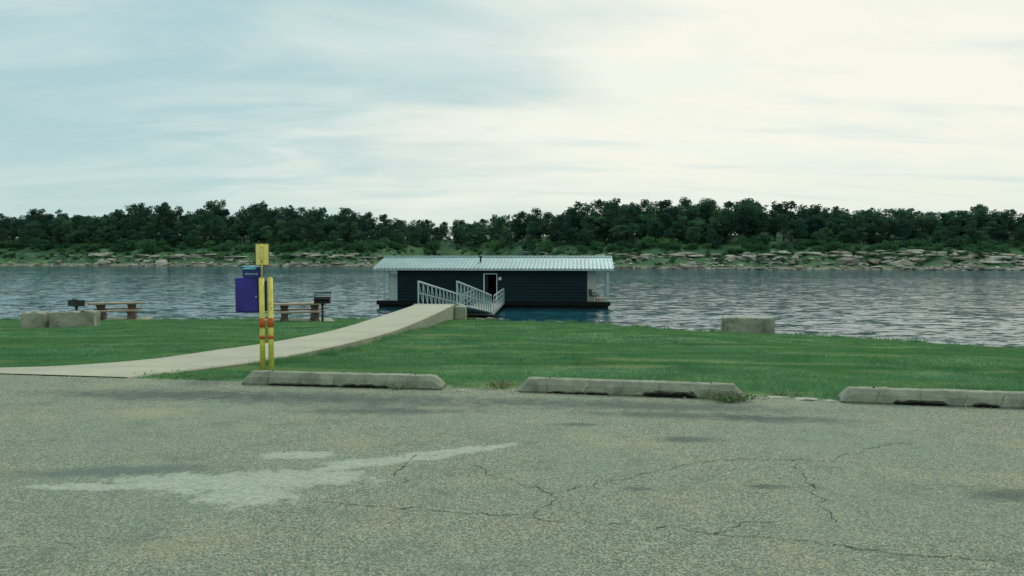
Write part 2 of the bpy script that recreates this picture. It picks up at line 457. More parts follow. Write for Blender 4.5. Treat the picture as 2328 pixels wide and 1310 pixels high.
# ------------------------------------------------------------------ weeds
M_weed = simple('weed_green', (0.08,0.22,0.07,1), 0.7, var=0.4, scale=20)
M_dry = simple('weed_dry', (0.14,0.13,0.07,1), 0.8, var=0.4, scale=20)
def weed(name, loc, h, spread, n, mats):
    e = empty(name, loc)
    for mi, mt in enumerate(mats):
        V=[];F=[]
        for _ in range(n):
            a=random.uniform(0,6.28); r=random.uniform(0,spread)*0.5
            b0=Vector((math.cos(a)*r, math.sin(a)*r*0.5, 0)); hh=h*random.uniform(0.4,1.1)
            tip=b0+Vector((math.cos(a)*spread*random.random(), math.sin(a)*spread*0.5*random.random(), hh))
            i=len(V); V+=[b0+Vector((-.003,0,0)), b0+Vector((.003,0,0)), tip]; F.append((i,i+1,i+2))
            for q in range(6):
                t=random.uniform(0.25,1); p=b0.lerp(tip,t); s=random.uniform(0.008,0.02)
                d=Vector((random.uniform(-1,1),random.uniform(-1,1),random.uniform(-.3,.8)))*s; d2=Vector((random.uniform(-1,1),random.uniform(-1,1),random.uniform(-1,1)))*s*0.5
                i=len(V); V+=[p,p+d+d2,p+d*1.8,p+d-d2]; F.append((i,i+1,i+2,i+3))
        obj_from('leaves_%d'%mi, V, F, mt, e)
    return e
weed('weed_plant', (2.35,8.0,0), 0.10, 0.34, 70, [M_weed, M_dry])
weed('weed_plant', (0.95,11.0,-0.07), 0.26, 0.10, 14, [M_weed])
weed('weed_plant', (-0.15,8.78,0), 0.10, 0.2, 30, [M_dry])
weed('weed_plant', (-1.35,8.72,0), 0.09, 0.22, 30, [M_weed])
weed('weed_plant', (-4.3,9.55,0), 0.07, 0.5, 70, [M_weed])
weed('weed_plant', (3.1,8.3,0), 0.06, 0.3, 30, [M_dry])
weed('weed_plant', (-2.5,9.1,0), 0.12, 0.3, 30, [M_weed])

# ------------------------------------------------------------------ wheel stops
M_void_shade = simple('painted_void_shade', (0.012,0.013,0.010,1), 1.0, var=0.4, scale=20, spec=0.0)  # near-black colour standing in for shade in the chipped gaps
def wheel_stop(p0, p1, seed, chips):
    p0=Vector((*p0,0)); p1=Vector((*p1,0)); d=p1-p0; L=d.length
    e = empty('concrete_wheel_stop', p0, math.atan2(d.y,d.x))
    V=[];F=[]; N=160
    def prof(u):
        s = u*L
        endf = min(1, (s/0.10)) if s<0.10 else (min(1,(L-s)/0.10))
        endf = max(0.0, endf)
        H = 0.155*(0.30+0.70*endf); w=0.24; c=0
        for (a,b_,hgt) in chips:
            if a<u<b_:
                q=min(1,(u-a)/0.02,(b_-u)/0.02); c=max(c, hgt*q*(0.65+0.7*(0.5+mnoise.noise(Vector((s*9,seed,0))))))
        inset=0.06*(1 if c>0.004 else 0)
        return [(0.012+inset,c*0.2),(0.012,c),(0.0,0.02+c*0.9),(0.012,H*0.62),(0.055,H*0.97),(0.085,H),(0.155,H),(0.185,H*0.97),(0.228,H*0.6),(w,0.0)]
    for i in range(N+1):
        u=i/N; s=u*L
        for (y,z) in prof(u):
            nn=mnoise.noise(Vector((s*8,y*14+seed*3,z*14)))*0.008+mnoise.noise(Vector((s*25,y*40+seed,z*40)))*0.006
            V.append((s+nn*0.5, y+nn, max(0,z+nn*0.9)))
    k=10
    for i in range(N):
        for j in range(k-1): F.append((i*k+j,(i+1)*k+j,(i+1)*k+j+1,i*k+j+1))
    F.append(tuple(range(k))[::-1]); F.append(tuple(N*k+j for j in range(k)))
    obj_from('body', V, F, M_stop, e)
    V=[];F=[]; last=None
    s=0.15; y=0.1
    while s < L*0.55:
        y += random.uniform(-0.015,0.015); y=min(max(y,0.088),0.15); w=random.uniform(0.001,0.004)
        i=len(V); V += [(s,y-w,0.1645),(s,y+w,0.1645)]
        if last is not None: F.append((i-2,i,i+1,i-1))
        last=i; s+=0.02
    obj_from('crack', V, F, M_crack, e)
    tubes('pins', [((0.35,0.12,0.10),(0.35,0.12,0.168),0.012),((L-0.35,0.12,0.10),(L-0.35,0.12,0.168),0.012)], simple('rusty_pin',(0.08,0.05,0.03,1)), e)
    V=[];F=[]
    for sc_ in [L*q for q in (0.13,0.3,0.47,0.62,0.83)]:
        s0=sc_; last=None
        for q in range(7):
            z=0.03+0.10*q/6; yy=np.interp(z,[0.02,0.096,0.15],[-0.012,-0.002,0.045]); s0+=random.uniform(-0.012,0.02); w=random.uniform(0.001,0.004)
            i=len(V); V += [(s0-w,yy,z),(s0+w,yy,z)]
            if last is not None: F.append((i-2,i-1,i+1,i))
            last=i
    obj_from('side_cracks', V, F, M_crack, e)
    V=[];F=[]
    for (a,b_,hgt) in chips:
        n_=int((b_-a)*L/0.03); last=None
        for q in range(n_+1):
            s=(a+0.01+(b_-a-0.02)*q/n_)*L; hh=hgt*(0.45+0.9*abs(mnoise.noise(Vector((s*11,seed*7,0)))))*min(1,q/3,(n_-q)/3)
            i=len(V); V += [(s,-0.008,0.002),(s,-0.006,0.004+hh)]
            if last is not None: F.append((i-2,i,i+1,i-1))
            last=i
    obj_from('void_shade_strips', V, F, M_void_shade, e)  # dark strips on the front face, painted shade of the gaps beneath
    return e
wheel_stop((-3.29,9.02),(-0.82,8.66),1,[(0.13,0.50,0.018),(0.50,0.75,0.03)])
wheel_stop((0.07,8.53),(2.53,8.06),2,[(0.12,0.42,0.016),(0.56,0.80,0.055)])
wheel_stop((3.52,7.92),(5.98,7.46),3,[(0.2,0.42,0.04),(0.5,0.62,0.03),(0.7,0.85,0.04)])
V=[];F=[]
for (x,y,a,b_,c) in [(3.22,8.1,0.17,0.07,0.022),(2.95,8.2,0.15,0.05,0.014),(3.42,7.98,0.08,0.05,0.02),(2.75,8.14,0.06,0.03,0.015),(0.02,8.6,0.05,0.03,0.02),(-0.6,8.62,0.05,0.04,0.02)]:
    add_hull(V,F,(x,y,0.004),(a,b_,c),16,rot=-0.15)
for _ in range(40):
    x=random.choice([random.uniform(2.5,3.5),random.uniform(-0.8,0.1),random.uniform(1.5,2.4)]); s=random.uniform(0.008,0.028)
    add_hull(V,F,(x,8.56-0.165*x+random.uniform(-0.08,0.12),0.004),(s,s,s*0.6),9)
obj_from('broken_concrete_rubble', V, F, M_walk)

# ------------------------------------------------------------------ sign post, box
M_yel = simple('yellow_paint', (0.60,0.58,0.11,1), 0.55, var=0.22, scale=9, rust=((0.16,0.13,0.05,1),0.60))
M_org = simple('orange_band', (0.50,0.10,0.02,1), 0.5, var=0.25, scale=12)
M_ypanel = simple('yellow_sign_sheet', (0.78,0.70,0.24,1), 0.45, var=0.08, scale=5)
M_olive = simple('sign_edge', (0.12,0.11,0.04,1), 0.6)
M_purp = simple('indigo_plastic', (0.026,0.022,0.23,1), 0.5, var=0.3, scale=3)
M_blue = simple('blue_plastic', (0.012,0.03,0.20,1), 0.4, var=0.2, scale=6)
M_cyan = simple('pale_blue_plastic', (0.14,0.45,0.55,1), 0.3, var=0.3, scale=14)
M_blk = simple('black_metal', (0.012,0.016,0.018,1), 0.6, var=0.4, scale=10)
M_galv = simple('galvanised_steel', (0.32,0.45,0.47,1), 0.5, 0.25, var=0.15, scale=5)
M_wht = simple('off_white_paint', (0.58,0.67,0.65,1), 0.6, var=0.08, scale=3)

sp = empty('post_with_sign_and_box', (-3.42,10.2,-0.02))
tubes('post_front', [((0,0,-0.2),(0,0,1.27),0.036),((0,0,1.27),(0,0,1.285),0.036,0.02)], M_yel, sp, 16)
tubes('post_rear', [((0.108,0.03,-0.2),(0.108,0.03,1.27),0.036),((0.108,0.03,1.27),(0.108,0.03,1.285),0.036,0.02)], M_yel, sp, 16)
for nm,x,y in (('bands_front',0,0),('bands_rear',0.108,0.03)):
    tubes(nm, [((x,y,0.60),(x,y,0.73),0.0385),((x,y,0.44),(x,y,0.49),0.0385)], M_org, sp, 16)
tubes('sign_pole', [((0.012,-0.012,1.28),(0.012,-0.012,1.74),0.013)], M_yel, sp, 10)
box('sign_panel', (-0.078,0.012,1.452), (0.102,0.018,1.742), M_ypanel, sp, 0.0)
fr = [((-0.08,0.012,1.45),(0.104,0.012,1.45),0.006),((-0.08,0.012,1.744),(0.104,0.012,1.744),0.006),((-0.08,0.012,1.45),(-0.08,0.012,1.744),0.006),((0.104,0.012,1.45),(0.104,0.012,1.744),0.006),
      ((-0.004,0.010,1.455),(-0.004,0.010,1.742),0.004)]
tubes('sign_frame', fr, M_olive, sp, 6)
tubes('sign_bolts', [((0.012,-0.03,1.50),(0.012,0,1.50),0.009),((0.012,-0.03,1.69),(0.012,0,1.69),0.009)], M_blk, sp, 8)
box('box_body', (-0.375,0.03,0.80), (-0.045,0.24,1.275), M_purp, sp, 0.012)
box('box_door', (-0.362,0.014,0.82), (-0.058,0.029,1.26), M_purp, sp, 0.006)
box('box_side_flange', (-0.044,0.05,0.82), (0.045,0.2,1.24), M_blue, sp, 0.01)
box('lid_box', (-0.275,0.04,1.278), (-0.03,0.22,1.40), M_blue, sp, 0.012)
box('lid_rim', (-0.30,0.03,1.392), (-0.02,0.23,1.43), M_blue, sp, 0.014)
V=[];F=[]; 
for _ in range(7): add_hull(V,F,(random.uniform(-0.26,-0.09),0.08+random.uniform(-.03,.03),1.432),(0.06,0.05,0.012),12,rot=0.1*random.random())
add_hull(V,F,(-0.17,0.022,1.405),(0.12,0.010,0.02),16,rot=0)
obj_from('crumpled_bag', V, F, M_cyan, sp)
tubes('box_handle', [((-0.378,0.1,0.98),(-0.396,0.1,1.02),0.007),((-0.396,0.1,1.02),(-0.396,0.1,1.16),0.007),((-0.396,0.1,1.16),(-0.378,0.1,1.2),0.007)], M_galv, sp, 6)
for k in range(6):
    box('label_mark_%d'%k, (-0.235+k*0.03,0.0365,1.325), (-0.218+k*0.03,0.0385,1.337), M_wht, sp)
tubes('box_latch', [((-0.08,0.005,1.02),(-0.08,0.014,1.02),0.012)], M_galv, sp, 10)

# ------------------------------------------------------------------ picnic tables
M_tabtop = simple('tan_tabletop', (0.25,0.23,0.17,1), 0.75, var=0.25, scale=4)
M_tableg = simple('brown_concrete_leg', (0.095,0.075,0.055,1), 0.8, var=0.3, scale=4)
def leg(e, x, y, H, w, t):
    V=[];F=[]; zs=[-0.1,0.06,0.45,0.8,1.0]; sc=[1.0,0.95,0.5,0.7,1.0]
    for zz,s in zip(zs,sc):
        for a,b_ in ((-1,-1),(1,-1),(1,1),(-1,1)):
            V.append((x+a*t*(0.5+1.0*s*0.8), y+b_*w*s, zz*H if zz>0 else -0.05))
    for i in range(4):
        for k in range(4): F.append((i*4+k,i*4+(k+1)%4,i*4+4+(k+1)%4,i*4+4+k))
    F.append((3,2,1,0)); F.append((16,17,18,19))
    obj_from('pedestal', V, F, M_tableg, e)
def picnic_table(loc, rz):
    e = empty('picnic_table', loc, rz)
    box('top', (-1.08,-0.38,0.69),(1.08,0.38,0.76), M_tabtop, e, 0.012)
    for s in (-1,1):
        box('bench_seat', (-1.0,s*0.78-0.15,0.40),(1.0,s*0.78+0.15,0.465), M_tabtop, e, 0.01)
        for q in (-0.62,0.62):
            leg(e, q, s*0.78, 0.40, 0.15, 0.09)
    for q in (-0.62,0.62): leg(e, q, 0, 0.69, 0.30, 0.13)
    for q in (-0.62,0.62):
        box('crossbeam', (q-0.05,-0.78,0.08),(q+0.05,0.78,0.16), M_tableg, e, 0.01)
    box('ground_pad', (-1.4,-1.1,-0.12),(1.4,1.1,0.02), M_wallc, e, 0.02)
picnic_table((-17.65,33.3,float(gz(-17.65,33.3))+0.06), math.radians(20))
picnic_table((-9.0,31.6,float(gz(-9.0,31.6))+0.0), math.radians(20))

# ------------------------------------------------------------------ grills
def grill(loc, rz, post_h, handle):
    e = empty('park_charcoal_grill', loc, rz)
    H=post_h
    tubes('post', [((0,0,-0.3),(0,0,H),0.042)], M_blk, e, 10)
    tubes('collar', [((0,0,H-0.1),(0,0,H-0.02),0.055)], M_blk, e, 10)
    box('base', (-0.29,-0.2,H),(0.29,0.2,H+0.02), M_blk, e)
    box('side_a', (-0.30,-0.2,H-0.01),(-0.285,0.2,H+0.24), M_blk, e)
    box('side_b', (0.285,-0.2,H-0.01),(0.30,0.2,H+0.24), M_blk, e)
    box('back', (-0.284,0.19,H+0.02),(0.284,0.2,H+0.24), M_blk, e)
    segs=[]
    for k in range(15):
        x=-0.27+k*0.54/14; segs.append(((x,-0.22,H+0.19),(x,0.19,H+0.19),0.007))
    for y in (-0.2,0,0.17): segs.append(((-0.284,y,H+0.185),(0.284,y,H+0.185),0.009))
    for k in range(8):
        x=-0.27+k*0.54/7; segs.append(((x,-0.205,H+0.02),(x,-0.205,H+0.24),0.008))
    segs += [((-0.32,-0.2,H+0.42),(0.32,-0.2,H+0.42),0.014),((-0.32,0.2,H+0.42),(0.32,0.2,H+0.42),0.014)]
    for k in range(12):
        x=-0.3+k*0.6/11; segs.append(((x,-0.2,H+0.42),(x,0.2,H+0.40),0.007)); segs.append(((x,-0.2,H+0.42),(x,-0.2,H+0.24),0.005))
    for sx in (-0.3,0.3):
        for sy in (-0.2,0.2): segs.append(((sx*0.97,sy,H+0.2),(sx,sy,H+0.42),0.011))
    segs += [((-0.3,-0.2,H+0.33),(0.3,-0.2,H+0.33),0.009)]
    if handle:
        segs = [s for s in segs if max(s[0][2],s[1][2])<H+0.3]
        segs += [((0.3,-0.12,H+0.2),(0.62,-0.12,H+0.24),0.025),((0.3,0.12,H+0.2),(0.5,0.12,H+0.22),0.02)]
    tubes('grates', segs, M_blk, e, 6)
grill((-7.52,29.6,float(gz(-7.52,29.6))), math.radians(6), 0.76, False)
grill((-18.1,31.0,float(gz(-18.1,31.0))), math.radians(145), 0.66, True)

# ------------------------------------------------------------------ concrete blocks
def rough_block(name, loc, rz, L, W, H, lumps, seed):
    e = empty(name, loc, rz)
    bm = bmesh.new(); bmesh.ops.create_cube(bm, size=1)
    for v in bm.verts: v.co = Vector((v.co.x*L, v.co.y*W, v.co.z*(H+0.3)+(H-0.3)/2))
    bmesh.ops.bevel(bm, geom=bm.edges[:], offset=0.035, segments=2, affect='EDGES')
    bmesh.ops.subdivide_edges(bm, edges=[q for q in bm.edges if q.calc_length()>0.2], cuts=8, use_grid_fill=True)
    for v in bm.verts:
        n_ = mnoise.noise(v.co*3+Vector((seed,0,0)))*0.03+mnoise.noise(v.co*9+Vector((seed,0,0)))*0.012
        v.co += Vector((n_,n_*0.7,n_))
    me=bpy.data.meshes.new('body'); bm.to_mesh(me); bm.free(); me.materials.append(M_block)
    o=bpy.data.objects.new('body',me); COL.objects.link(o); o.parent=e
    for (x,w,h) in lumps:
        V=[];F=[]; add_hull(V,F,(x,0,H),(w,W*0.28,h),26,rot=0)
        obj_from('lifting_lug', V, F, M_block, e)
    return e
rough_block('concrete_barrier_block', (-14.25,24.3,float(gz(-14.25,24.3))), math.radians(9), 1.35, 0.62, 0.52, [(-0.35,0.12,0.05),(0.3,0.14,0.06)], 1)
rough_block('concrete_barrier_block', (-15.35,24.05,float(gz(-15.35,24.05))), math.radians(14), 0.68, 0.72, 0.52, [(-0.05,0.14,0.05)], 4)
rough_block('concrete_barrier_block', (8.82,27.9,float(gz(8.82,27.9))), math.radians(-8), 1.85, 0.6, 0.62, [(0.0,0.12,0.02)], 7)

# ------------------------------------------------------------------ houseboat
M_side = simple('dark_teal_siding', (0.006,0.022,0.029,1), 0.65, 0.0, var=0.2, scale=0.8, spec=0.2)
M_roof = simple('roof_metal', (0.21,0.33,0.36,1), 0.5, 0.3, var=0.12, scale=0.8)
M_float = simple('float_black', (0.005,0.008,0.010,1), 0.7, var=0.3, scale=2, spec=0.15)
M_int = simple('interior_dark', (0.004,0.005,0.006,1), 0.9, spec=0.1)
M_deck = simple('deck_grey', (0.25,0.27,0.24,1), 0.8, var=0.2, scale=2)
RZ = math.radians(-5.0)
hb = empty('floating_boathouse', (-10.45,57.6,WATER), RZ)
L=17.9; D=7.0
dk=0.50
wx0,wx1 = 1.60, 16.15
wz0,wz1 = dk, 2.98
dx0,dx1 = 8.35, 9.27
def ribbed(name, x0, x1, y, z0, z1, ny=-1, pitch=0.23, depth=0.04):
    V=[];F=[]; z=z0; prof=[]
    while z < z1-1e-4:
        for f,dd in ((0,0),(0.12,depth),(0.72,depth),(0.84,0)):
            zz=z+f*pitch
            if zz<z1: prof.append((zz,dd))
        z+=pitch
    prof.append((z1,0))
    for zz,dd in prof: V += [(x0,y+ny*dd,zz),(x1,y+ny*dd,zz)]
    for i in range(len(prof)-1): F.append((2*i,2*i+1,2*i+3,2*i+2))
    return obj_from(name, V, F, M_side, hb)
y0=0.35
ribbed('wall_front_a', wx0, dx0-0.08, y0, wz0, wz1)
ribbed('wall_front_b', dx1+0.08, wx1, y0, wz0, wz1)
ribbed('wall_front_over_door', dx0-0.08, dx1+0.08, y0, dk+2.13, wz1)
ribbed('wall_back', wx0, wx1, D-0.3, wz0, wz1, 1)
box('wall_end_left', (wx0,y0+0.002,dk),(wx0+0.12,D-0.302,wz1), M_wht, hb)
box('wall_end_right', (wx1-0.12,y0+0.002,dk),(wx1,D-0.302,wz1), M_wht, hb)
box('corner_trim_left', (wx0-0.03,y0-0.05,dk),(wx0+0.06,y0+0.0,wz1), M_side, hb)
box('corner_trim_right', (wx1-0.06,y0-0.05,dk),(wx1+0.03,y0+0.0,wz1), M_side, hb)
box('door_frame_left', (dx0-0.08,y0-0.06,dk),(dx0,y0+0.1,dk+2.13), M_wht, hb)
box('door_frame_right', (dx1,y0-0.06,dk),(dx1+0.06,y0+0.1,dk+2.13), M_wht, hb)
box('door_frame_top', (dx0,y0-0.06,dk+2.06),(dx1,y0+0.1,dk+2.13), M_wht, hb)
box('interior_wall', (dx0-0.6,y0+1.6,dk),(dx1+0.6,y0+1.7,wz1), M_int, hb)
box('interior_side_a', (dx0-0.7,y0+0.12,dk),(dx0-0.6,y0+1.7,wz1), M_int, hb)
box('interior_side_b', (dx1+0.6,y0+0.12,dk),(dx1+0.7,y0+1.7,wz1), M_int, hb)
box('open_door', (dx0+0.05,y0+0.05,dk+0.02),(dx0+0.25,y0+0.9,dk+2.03), M_side, hb)
box('notice', (dx1+0.16,y0-0.06,dk+1.62),(dx1+0.38,y0-0.045,dk+1.84), M_wht, hb)
box('notice_frame', (dx1+0.13,y0-0.044,dk+1.59),(dx1+0.41,y0-0.037,dk+1.87), M_blk, hb)
box('deck', (0.05,0.0,dk-0.10),(L-0.05,D,dk-0.002), M_deck, hb)
box('deck_fascia', (0.0,-0.06,dk-0.28),(L,-0.003,dk+0.02), M_float, hb)
for k in range(6):
    a=0.1+k*(L-0.2)/6
    box('float_%d'%k, (a+0.05,0.05,-0.4),(a+(L-0.2)/6-0.05,D-0.1,dk-0.11), M_float, hb, 0.04)
rw=0.25; ez=wz1+0.02; rz_=ez+0.83; yf=-0.25; yr=D/2; ybk=D+0.25
def roof(name, ya, za, yb_, zb_):
    V=[];F=[]; x=-rw; prof=[]
    p=0.30
    while x < L+rw:
        for f,h in ((0,0),(0.12,0.05),(0.3,0.05),(0.42,0)): prof.append((x+f*p,h))
        x+=p
    for xx,h in prof: V += [(xx,ya,za+h),(xx,yb_,zb_+h)]
    for i in range(len(prof)-1): F.append((2*i,2*i+2,2*i+3,2*i+1))
    obj_from(name, V, F, M_roof, hb)
roof('roof_front', yf, ez, yr, rz_); roof('roof_back', ybk, ez, yr, rz_)
tubes('ridge_cap', [((-rw,yr,rz_+0.04),(L+rw,yr,rz_+0.04),0.09)], M_roof, hb, 6)
box('eave_trim', (-rw,yf-0.03,ez-0.14),(L+rw,yf-0.004,ez-0.01), M_galv, hb)
box('soffit', (-rw+0.02,yf,ez-0.11),(L+rw-0.02,ybk,ez-0.06), M_side, hb)
V=[(-rw+0.3,yf+0.3,ez-0.05),(-rw+0.3,ybk-0.3,ez-0.05),(-rw+0.3,yr,rz_-0.03)]
obj_from('gable_left', V, [(0,1,2)], M_side, hb)
obj_from('gable_right', [(L+rw-0.3,v[1],v[2]) for v in V], [(0,2,1)], M_side, hb)
tubes('roof_vent', [((7.85,yr-1.6,rz_-0.5),(7.85,yr-1.6,rz_+0.02),0.07),((7.85,yr-1.6,rz_+0.02),(7.85,yr-1.6,rz_+0.12),0.14)], M_blk, hb)
seg=[]
for px in (0.12,):
    for py in (0.08,D/2,D-0.1): seg.append(((px,py,dk),(px,py,ez-0.1),0.05))
seg.append(((0.62,0.08,dk),(0.62,0.08,ez-0.1),0.035))
for z in (0.45,0.75,1.0):
    seg += [((0.12,0.08,dk+z),(0.12,D-0.1,dk+z),0.022),((0.12,0.08,dk+z),(wx0-0.05,0.08,dk+z),0.022)]
tubes('porch_left_frame', seg, M_galv, hb, 6)
box('post_right_front', (L-0.32,0.02,dk),(L-0.10,0.24,ez-0.11), M_galv, hb)
seg=[((L-0.2,D-0.1,dk),(L-0.2,D-0.1,ez-0.1),0.05),((L-0.2,D/2,dk),(L-0.2,D/2,ez-0.1),0.05)]
for z in (0.5,1.0): seg += [((L-0.2,0.2,dk+z),(L-0.2,D-0.1,dk+z),0.025),((wx1+0.1,D-0.1,dk+z),(L-0.2,D-0.1,dk+z),0.025)]
tubes('porch_right_frame', seg, M_galv, hb, 6)
box('white_door_left', (0.72,1.2,dk),(wx0-0.02,1.28,dk+2.05), M_wht, hb)
box('white_panel_right', (wx1+0.02,1.6,dk),(wx1+0.7,1.68,dk+2.3), M_wht, hb)
def chair(loc, rz):
    e=empty('porch_chair', loc, rz)
    box('seat', (-0.26,-0.25,0.38),(0.26,0.25,0.43), M_blk, e, 0.01)
    o=box('backrest', (-0.25,0.22,0.45),(0.25,0.27,0.98), M_blk, e, 0.01); o.rotation_euler=(-0.15,0,0)
    s=[]
    for a in (-0.24,0.24):
        s += [((a,-0.24,0),(a,-0.24,0.62),0.02),((a,0.24,0),(a,0.24,0.5),0.02),((a,-0.26,0.62),(a,0.26,0.64),0.03)]
    tubes('legs_and_arms', s, M_blk, e, 6)
mw = Matrix.Translation((-10.45,57.6,WATER)) @ Matrix.Rotation(RZ,4,'Z')
chair(mw @ Vector((16.75,0.9,dk)), math.radians(60))

# ------------------------------------------------------------------ gangway
gw = empty('gangway')
A_l, A_r = Vector((-4.36,34.75,-0.79)), Vector((-2.56,34.75,-0.79))
B_l, B_r = Vector((-3.15,47.0,-2.13)), Vector((-1.32,47.0,-2.13))
def truss(name, a, b_, H=1.05, n=12):
    up=Vector((0,0,H)); s=[((a),(b_),0.05),((a+up),(b_+up),0.055)]
    s += [(a+up*0.5,b_+up*0.5,0.022)]
    for k in range(n+1):
        p=a.lerp(b_,k/n); s.append((p,p+up,0.04 if k in (0,n) else 0.03))
        if k<n:
            q=a.lerp(b_,(k+1)/n); s.append((p+up,q,0.024))
    tubes(name, s, M_galv, gw, 6)
truss('truss_left', A_l, B_l); truss('truss_right', A_r, B_r)
obj_from('deck_plate', [A_l,A_r,B_r,B_l]+[v-Vector((0,0,0.06)) for v in (A_l,A_r,B_r,B_l)],
         [(0,1,2,3),(7,6,5,4),(0,4,5,1),(1,5,6,2),(2,6,7,3),(3,7,4,0)], M_deck, gw)
V=[(-3.3,46.6,-2.16),(-1.15,46.6,-2.16),(-0.55,56.6,-2.10),(-2.6,56.6,-2.10)]
V=[Vector(v) for v in V]
obj_from('landing_deck', V+[v-Vector((0,0,0.14)) for v in V], [(0,1,2,3),(7,6,5,4),(0,4,5,1),(1,5,6,2),(2,6,7,3),(3,7,4,0)], M_deck, gw)
box('landing_float', (-3.1,46.9,-2.95),(-1.1,55.5,-2.31), M_float, gw, 0.05)
s=[]
for (a,b_) in ((V[1],V[2]),(V[0],V[3])):
    a=a+Vector((0,0.6,0)); b_=a.lerp(b_,0.9)
    for hh in (1.05,0.72,0.40,0.1): s.append((a+Vector((0,0,hh)),b_+Vector((0,0,hh)),0.03 if hh>1 else 0.022))
    for k in range(6):
        p=a.lerp(b_,k/5); s.append((p,p+Vector((0,0,1.05)),0.032))
tubes('landing_rails', s, M_galv, gw, 6)

# ------------------------------------------------------------------ water
obj_from('lake_water', [(-2500,2,WATER),(2500,2,WATER),(2500,600,WATER),(-2500,600,WATER)], [(0,1,2,3)], M_water)

# ------------------------------------------------------------------ far shore terrain
ux = [-3,-0.68,-0.39,-0.226,-0.17,-0.10,-0.03,0.03,0.08,0.2,0.35,0.68,3]
ud = [235,238,236,226,238,300,285,225,205,192,184,178,176]
def shore(u): return np.interp(u, ux, ud)
def zprof(t, u):
    return np.interp(t, [-12,0,1.5,5,9,15,24,42,75,200,1800],[-6,WATER-0.05,-2.0,-0.9,0.5,2.2,4.0,5.8,8.2,10,16])
us = np.concatenate([np.linspace(-3,-0.8,20,endpoint=False), np.linspace(-0.8,0.8,420), np.linspace(0.81,3,20)])
tt = np.concatenate([[-12,-4,-1], np.arange(0,26,0.9), np.linspace(27,60,14), [75,100,150,220,400,900,1800]])
V=np.zeros((len(us),len(tt),3))
def far_z(x, y, t, u):
    n1 = mnoise.noise(Vector((x*0.06,y*0.06,1)))*1.0 + mnoise.noise(Vector((x*0.22,y*0.22,5)))*0.5
    k = min(max(t/8,0),1)
    return float(zprof(t,u)) + n1*k
def far_point(u, t):
    sd = float(shore(u)) + 3.0*mnoise.noise(Vector((u*30,0,0))) + 1.2*mnoise.noise(Vector((u*110,4,0)))
    d=sd+t; return Vector((u*d, d, far_z(u*d,d,t,u)))
for i,u in enumerate(us):
    for j,t in enumerate(tt):
        V[i,j]=far_point(u,t)
idx=np.arange(V.shape[0]*V.shape[1]).reshape(V.shape[:2])
Ff=np.stack([idx[:-1,:-1],idx[1:,:-1],idx[1:,1:],idx[:-1,1:]],-1).reshape(-1,4)
m, nt, b, P = newmat('far_bank_ground', 0.9, 0, 0.1)
sx_ = nt.new('ShaderNodeSeparateXYZ'); nt.link(P, sx_.inputs[0])
n1=nt.noise(P,0.12,5,0.65); n2=nt.noise(P,0.8,5,0.7)
c=nt.mix(nt.ramp(n1,0.4,0.6),(0.028,0.080,0.045,1),(0.055,0.14,0.06,1))
c=nt.mix(nt.ramp(n2,0.5,0.7,0,0.5),c,(0.115,0.15,0.085,1))
zz=nt.math('ADD',sx_.outputs[2],nt.math('MULTIPLY',nt.math('SUBTRACT',n2,0.5),3.0))
c=nt.mix(nt.ramp(zz,-2.3,-1.6,1,0),c,(0.21,0.22,0.175,1))
c=nt.mix(nt.ramp(sx_.outputs[2],-2.6,-2.35,1,0),c,(0.06,0.065,0.05,1))
nt.link(c,b.inputs['Base Color'])
np_mesh('far_bank_terrain', V.reshape(-1,3), Ff, m)

def rockdens(px):
    return np.interp(px,[-400,100,250,300,360,520,600,640,860,900,1180,1210,1300,1340,1400,1740,1860,2328,2800],
                        [0.2,0.25,0.7,0.4,1.0,1.0,0.4,0.9,1.0,0.1,0.1,0.6,0.6,0.3,0.7,1.0,0.7,1.0,0.5])
m, nt, b, P = newmat('sandstone', 0.9, 0, 0.2)
g=nt.new('ShaderNodeNewGeometry'); n1=nt.noise(P,0.5,5,0.7); n2=nt.noise(nt.mapping(P,scale=(0.6,0.6,4)),1.0,4,0.7)
c=nt.mix(nt.ramp(n1,0.3,0.7),(0.24,0.26,0.22,1),(0.43,0.455,0.40,1))
c=nt.mix(nt.ramp(n2,0.5,0.7,0,0.75),c,(0.11,0.105,0.09,1))
c=nt.mix(nt.ramp(g.outputs['Random Per Island'],0.25,1.0,0,0.7),c,(0.10,0.095,0.08,1))
nt.link(c,b.inputs['Base Color']); M_rock=m
V=[];F=[]; cnt=0
while cnt<1150:
    px=random.uniform(-500,2850)
    if random.random()>rockdens(px): continue
    u=(px-1164)/FPX; 
    t=random.choice([random.uniform(-0.5,2.5),random.uniform(1,9),random.uniform(3,12)])
    if mnoise.noise(Vector((u*24,t*0.25,0)))<-0.02 and random.random()<(0.85 if t>1.5 else 0.4): continue
    cnt+=1
    p=far_point(u,t); r=random.random()
    s=0.28+0.42*random.random()+(0.8*random.random() if r>0.78 else 0)+(1.1*random.random() if r>0.95 else 0)
    add_hull(V,F,(p.x,p.y,p.z+s*0.18),(s*random.uniform(1.1,2.1),s*random.uniform(0.7,1.1),s*random.uniform(0.35,0.75)),random.randint(12,18),rot=random.gauss(0,0.4))
obj_from('shore_boulders', V, F, M_rock)
V=[];F=[]
